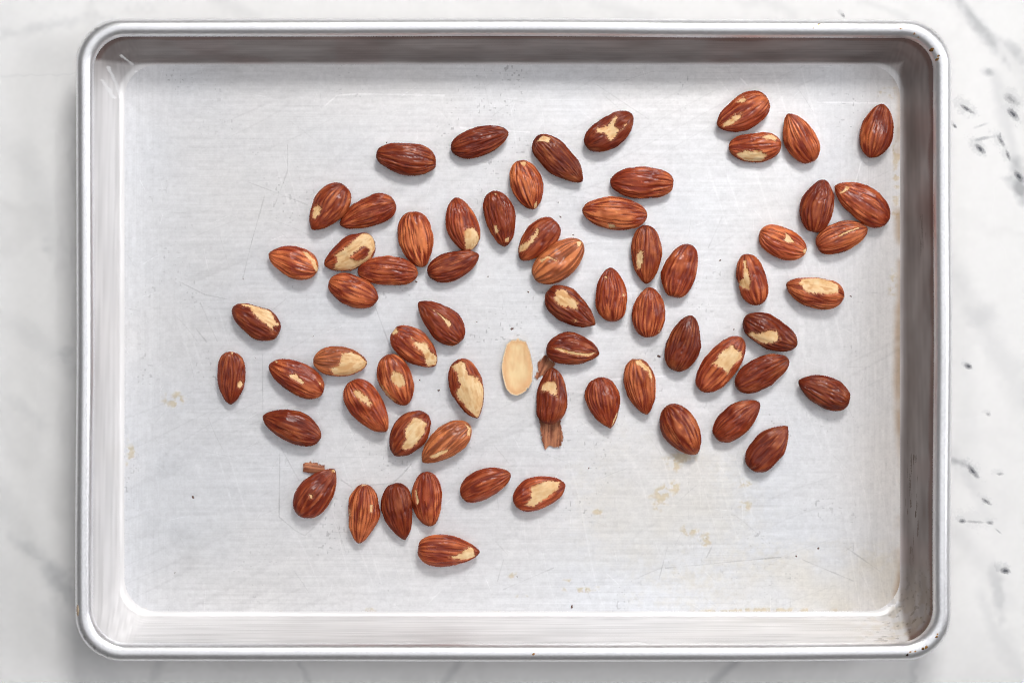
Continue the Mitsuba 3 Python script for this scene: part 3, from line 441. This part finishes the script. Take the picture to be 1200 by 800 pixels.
def make_almond(i, row):
    cx, cy, head, L, W, tone, blunt, patches, holes, label = row
    rng = np.random.default_rng(900 + i)
    key = 'almond' if i == 0 else f'almond_{i:03d}'
    v, f, out, t, p, ww = almond_shape(L, W, rng, blunt)
    R = rot([1, 0, 0], rng.uniform(-9, 9)) @ rot([0, 1, 0], rng.uniform(-2.5, 3.5))
    v, out = v @ R.T, out @ R.T
    seed = rng.uniform(0, 500, 3)
    wide = any(shapely.Polygon(P).area / shapely.Polygon(P).length > .75 for P in patches)
    # bare patches: on the upper side, with ragged margins
    jx = (vnoise(v * .9 + seed, 31) - .5) * 1.5 + (vnoise(v * 2.6 + seed, 32) - .5) * .8
    jy = (vnoise(v * .9 + seed, 33) - .5) * .9 + (vnoise(v * 2.6 + seed, 34) - .5) * .6
    mx, my = v[:, 0] + jx * (.62 if wide else .4), v[:, 1] + jy * (.42 if wide else .2)
    bare = inside(patches, mx, my) & ~inside(holes, mx, my) & (out[:, 2] > -.12) if patches else np.zeros(len(v), bool)
    def soft(m, n):
        g = m.reshape(NT, NP).astype(float)
        for _ in range(n):
            g = (g + np.roll(g, 1, 1) + np.roll(g, -1, 1) + np.vstack([g[:1], g[:-1]]) + np.vstack([g[1:], g[-1:]])) / 5
        return g.ravel()
    crumbly = vnoise(v * 2.1 + seed, 35)
    if wide:
        near_edge = soft(bare, 6)
        bare &= ~((crumbly > .62) & (near_edge < .86))
    depth = soft(bare, 7) if bare.any() else np.zeros(len(v))
    # furrows run from end to end and close up towards both tips
    cs, sn = np.cos(p), np.sin(p)
    wander = (vnoise(np.stack([t * 2.2, cs * .8, sn * .8], 1) + seed, 41) - .5) * 1.1
    F = rng.uniform(7.2, 9.5)
    ang = p + wander * .32
    A = np.stack([np.cos(ang) * F, np.sin(ang) * F, t * 1.7], 1) + seed
    r1 = vnoise(A, 42)
    r2 = vnoise(A * [2.1, 2.1, 2.2] + 7, 43)
    r3 = vnoise(np.stack([np.cos(ang) * 15, np.sin(ang) * 15, t * 7], 1) + seed, 44)
    furrow = np.exp(-((r1 - .5) / .085) ** 2)
    fine = np.exp(-((r2 - .5) / .10) ** 2)
    spread = sstep(.15, .55, ww)
    amp = rng.uniform(.75, 1.25)
    pore = vnoise(v * 3.2 + seed, 45)
    h = amp * (-.25 * furrow - .14 * fine + .06 * (r3 - .5)) * spread + .11 * (pore - .5) + .05 * (vnoise(v * 6.5 + seed, 46) - .5) + .16 * (r1 - .5) * spread
    kcol, kh = kernel_colors(v, seed, rng)
    film = (sstep(.93, .62, depth + .5 * (crumbly - .5)) * (.75 if wide else .15))[:, None]       # the inner film of the skin still clings along the tear
    kcol = kcol * (1 - film) + np.array([.60, .27, .11]) * film
    if bare.any():
        h = h + .16 * sstep(.04, .42, soft(bare, 4))                        # the torn edge of the skin stands up a little
    h = np.where(bare, -.38 + kh + .12 * film[:, 0], h)
    v = v + out * h[:, None]
    # colour of the roasted skin
    br, orange = TONES[tone]
    br *= rng.uniform(.84, 1.14)
    big = vnoise(v * .16 + seed, 51)
    mid = vnoise(v * [.35, .9, .9] + seed, 52)
    ridge = np.clip(sstep(.12, .8, np.abs(r1 - .5) * 3.2) * .8 + .35 * (r2 - .35), 0, 1)
    dark, base, light = np.array([.115, .013, .008]), np.array([.305, .042, .013]), np.array([.74, .225, .080])
    k1 = np.clip(1.0 - .58 * furrow - .26 * fine + .35 * (mid - .5), 0, 1)[:, None]
    col = dark * (1 - k1) + base * k1
    broken = .60 + .8 * vnoise(np.stack([np.cos(ang) * 7, np.sin(ang) * 7, t * 9], 1) + seed, 55)
    k2 = np.clip(.80 * ridge * broken * (.30 + 1.2 * (mid - .25) + .55 * orange) * (.25 + .75 * sstep(.25, .72, big + .12 * orange)) * 1.15 + .25 * max(orange, 0) * ridge, 0, .95)[:, None]
    col = col * (1 - k2) + light * k2
    purple = np.clip(sstep(.52, .8, vnoise(v * .22 + seed + 40, 53)) * (.30 - orange * .4), 0, 1)[:, None]
    col = col * (1 - purple) + (col * .55 + np.array([.055, .009, .008])) * purple
    tip = (sstep(.86, 1, t) * .5 + sstep(.10, 0, t) * .35)[:, None]
    col = col * (1 - tip * .55)
    bran = (vnoise(v * 4.5 + seed, 54) > .86) & (mid > .45)
    col = np.where(bran[:, None], col * 1.5 + .03, col)
    if tone == 'p':
        col = col * .75 + np.array([.40, .17, .065]) * .25
    col = np.clip(col * br, 0, .9)
    # skin left ragged: a thin pale line where it has torn
    if bare.any():
        near = np.zeros(len(v))
        np.maximum.at(near, f.ravel(), np.repeat(bare[f].mean(1), 3))
        lip = ((near > 0) & ~bare)[:, None]
        col = np.where(lip, col * .8 + np.array([.14, .06, .03]), col)
    low = v[:, 2].min()
    ca, sa = math.cos(math.radians(head)), math.sin(math.radians(head))
    P = np.stack([cx + v[:, 0] * ca - v[:, 1] * sa, cy + v[:, 0] * sa + v[:, 1] * ca, v[:, 2] - low + FZ + .05], 1) * MM
    fb = bare[f].all(1)
    def put(k, faces, color, bsdf):
        used, inv = np.unique(faces, return_inverse=True)
        scene[k] = mikit.ply((P[used], inv.reshape(-1, 3)), bsdf, smooth=True, color=color[used])
    if fb.sum() > 4:
        put(key + '__skin', f[~fb], col, 'almond_skin')
        put(key + '__kernel', f[fb], kcol, 'almond_kernel')
    else:
        put(key, f, col, 'almond_skin')
    labels[key] = {'label': label, 'category': 'almond', 'group': 'roasted almonds scattered over the sheet pan'}

for i, row in enumerate(ALMONDS):
    make_almond(i, row)

# ------------------------------------------------------------------ the blanched half kernel, flat side up
def sheet(poly, step, rng):
    """a fine triangulation of a polygon: (points, faces, distance to the outline)"""
    P = shapely.Polygon(poly).buffer(0)
    ring_ = np.array(P.exterior.segmentize(step).coords)[:-1]
    x0, y0, x1, y1 = P.bounds
    gx, gy = np.meshgrid(np.arange(x0, x1, step), np.arange(y0, y1, step))
    g = np.stack([gx.ravel(), gy.ravel()], 1) + rng.uniform(-.15, .15, (gx.size, 2)) * step
    g = g[shapely.contains_xy(P.buffer(-step * .6), g[:, 0], g[:, 1])]
    pts = np.vstack([ring_, g])
    from scipy.spatial import Delaunay
    f = Delaunay(pts).simplices
    c = pts[f].mean(1)
    f = f[shapely.contains_xy(P, c[:, 0], c[:, 1])]
    a, b, d = pts[f[:, 0]], pts[f[:, 1]], pts[f[:, 2]]
    fl_ = (b[:, 0] - a[:, 0]) * (d[:, 1] - a[:, 1]) - (b[:, 1] - a[:, 1]) * (d[:, 0] - a[:, 0]) < 0
    f[fl_] = f[fl_][:, ::-1]
    dist = shapely.distance(P.exterior, shapely.points(pts))
    return pts, f, dist, len(ring_)

rng = np.random.default_rng(77)
pts, f, dist, nb = sheet(HALF, .28, rng)
n = len(pts)
q3 = np.column_stack([pts, np.zeros(n)])
rim = sstep(0, 1.0, dist)
ztop = 3.1 + .12 * (1 - rim) - .22 * sstep(1.2, 3.5, dist) + .14 * (vnoise(q3 * [1.6, .35, 1], 61) - .5) + .10 * (vnoise(q3 * 1.4, 63) - .5) - .12 * (1 - sstep(0, .25, dist))
zbot = 3.1 - .5 - 2.55 * np.sqrt(np.clip(dist / dist.max(), 0, 1))
V = np.vstack([np.column_stack([pts, ztop + FZ]), np.column_stack([pts, zbot + FZ])])
fr = np.arange(nb)
side = np.vstack([np.stack([fr, fr + n, (fr + 1) % nb + n], 1), np.stack([fr, (fr + 1) % nb + n, (fr + 1) % nb], 1)])
Fc = np.vstack([f, f[:, ::-1] + n, side])
k = np.clip(sstep(.6, 3.4, dist) * .75 + .55 * (vnoise(q3 * .35, 62) - .5) + .35 * (vnoise(q3 * [1.8, .5, 1], 64) - .5), 0, 1)[:, None]
top_c = np.array([.80, .46, .22]) * (1 - k) + np.array([.93, .68, .37]) * k
top_c = np.where((dist < .35)[:, None], np.array([.90, .70, .46]), top_c)
half_c = np.vstack([top_c, np.tile([.70, .44, .22], (n, 1))])
scene['almond_half'] = mikit.ply((V * MM, Fc), 'almond_kernel', smooth=True, color=half_c)
labels['almond_half'] = {'label': 'skinless split half almond lying flat side up, all cream, left of the torn skin', 'category': 'almond half'}

# ------------------------------------------------------------------ loose pieces of skin
FL = ['torn brown skin flake lying between the cracked almond and the one below it',
      'strip of torn striped skin sticking out under an upright almond in mid pan',
      'small loose curl of brown skin behind an almond, lower left of the pan']
DIRS = [(.5, 1.0), (.05, 1.0), (1.0, -.15)]
for i, P in enumerate(FLAKES):
    rng = np.random.default_rng(300 + i)
    pts, f, dist, nb = sheet(P, .22, rng)
    n = len(pts)
    pts = pts + np.stack([vnoise(np.column_stack([pts * 1.3, 0 * pts[:, 0]]), 95) - .5, vnoise(np.column_stack([pts * 1.3, 0 * pts[:, 0]]), 96) - .5], 1) * 1.1
    d = np.array(DIRS[i]); d /= np.linalg.norm(d)
    u, w_ = pts @ d, pts @ np.array([-d[1], d[0]])
    c = w_ - w_.mean()
    curl = (.10, .05, .16)[i]
    z = .25 + curl * c ** 2 * (1 if i != 2 else -1) + (0 if i != 2 else curl * (c ** 2).max() + .2)
    st = vnoise(np.stack([w_ * 2.6, u * .14, 0 * u], 1), 71 + i)
    z = z + .22 * (st - .5) + .5 * (vnoise(np.stack([u * .25, w_ * .2, 0 * u], 1), 81 + i))
    top3 = np.column_stack([pts, FZ + z + .10])
    bot3 = np.column_stack([pts, FZ + np.maximum(z, .02)])
    fr = np.arange(nb)
    side = np.vstack([np.stack([fr, fr + n, (fr + 1) % nb + n], 1), np.stack([fr, (fr + 1) % nb + n, (fr + 1) % nb], 1)])
    k = np.clip(st * 1.5 - .25 + .4 * (vnoise(np.column_stack([pts * 1.2, 0 * u]), 91) - .5), 0, 1)[:, None]
    c0 = np.array([.20, .055, .028]) * (1 - k) + np.array([.52, .215, .110]) * k
    key = 'skin_flake' if i == 0 else f'skin_flake_{i:03d}'
    scene[key] = mikit.ply((np.vstack([top3, bot3]) * MM, np.vstack([f, f[:, ::-1] + n, side])), 'loose_skin', smooth=True, color=np.vstack([c0, c0 * .8]))
    labels[key] = {'label': FL[i], 'category': 'skin flake'}

# ------------------------------------------------------------------ crumbs
CRUMB_LABELS = {
    8: 'dark crumb on the bare floor above the half almond, the upper of two', 9: 'oval dark crumb just above the top end of the skinless half almond',
    12: 'larger dark crumb just left of the plain dark almond tilted tip up', 18: 'tiny dark crumb to the right of the long smooth ivory almond',
    19: 'reddish dark crumb near the bright front edge of the floor, right of the middle', 20: 'thin dark crumb alone on the bare floor at the lower left',
    21: 'small dark crumb on the bare floor at the lower right, the righthand of two', 22: 'small dark crumb on the bare floor at the lower right, the lefthand of two',
    23: 'tiny crumb alone on the floor right of the torn striped skin strip', 24: 'tiny crumb on the bare floor below the wavy peeled almond',
    25: 'small crumb in the front left corner of the pan floor', 6: 'tiny crumb on the floor left of the pale torn-edged almond', 7: 'tiny crumb between the leftmost almond and the one right of it'}
for i, (x, y, s) in enumerate(CRUMBS):
    rng = np.random.default_rng(500 + i)
    m_ = trimesh.creation.icosphere(subdivisions=2, radius=1.0)
    v = np.array(m_.vertices)
    v *= (1 + .9 * (vnoise(v * 1.6 + rng.uniform(0, 50, 3), 5) - .5))[:, None]
    v *= np.array([.50, .28, .20]) * s * rng.uniform(.8, 1.3, 3)
    a = rng.uniform(0, math.pi)
    v = v @ rot([0, 0, 1], math.degrees(a)).T
    v += [x, y, FZ - v[:, 2].min() + .02]
    key = 'crumb' if i == 0 else f'crumb_{i:03d}'
    scene[key] = mikit.ply((v * MM, np.array(m_.faces)), 'burnt_crumb', smooth=True)
    lab = CRUMB_LABELS.get(i)
    labels[key] = {'label': lab or 'tiny dark crumb of burnt skin on the bare pan floor among the almonds', 'category': 'crumb', 'group': 'dark crumbs on the pan floor'}
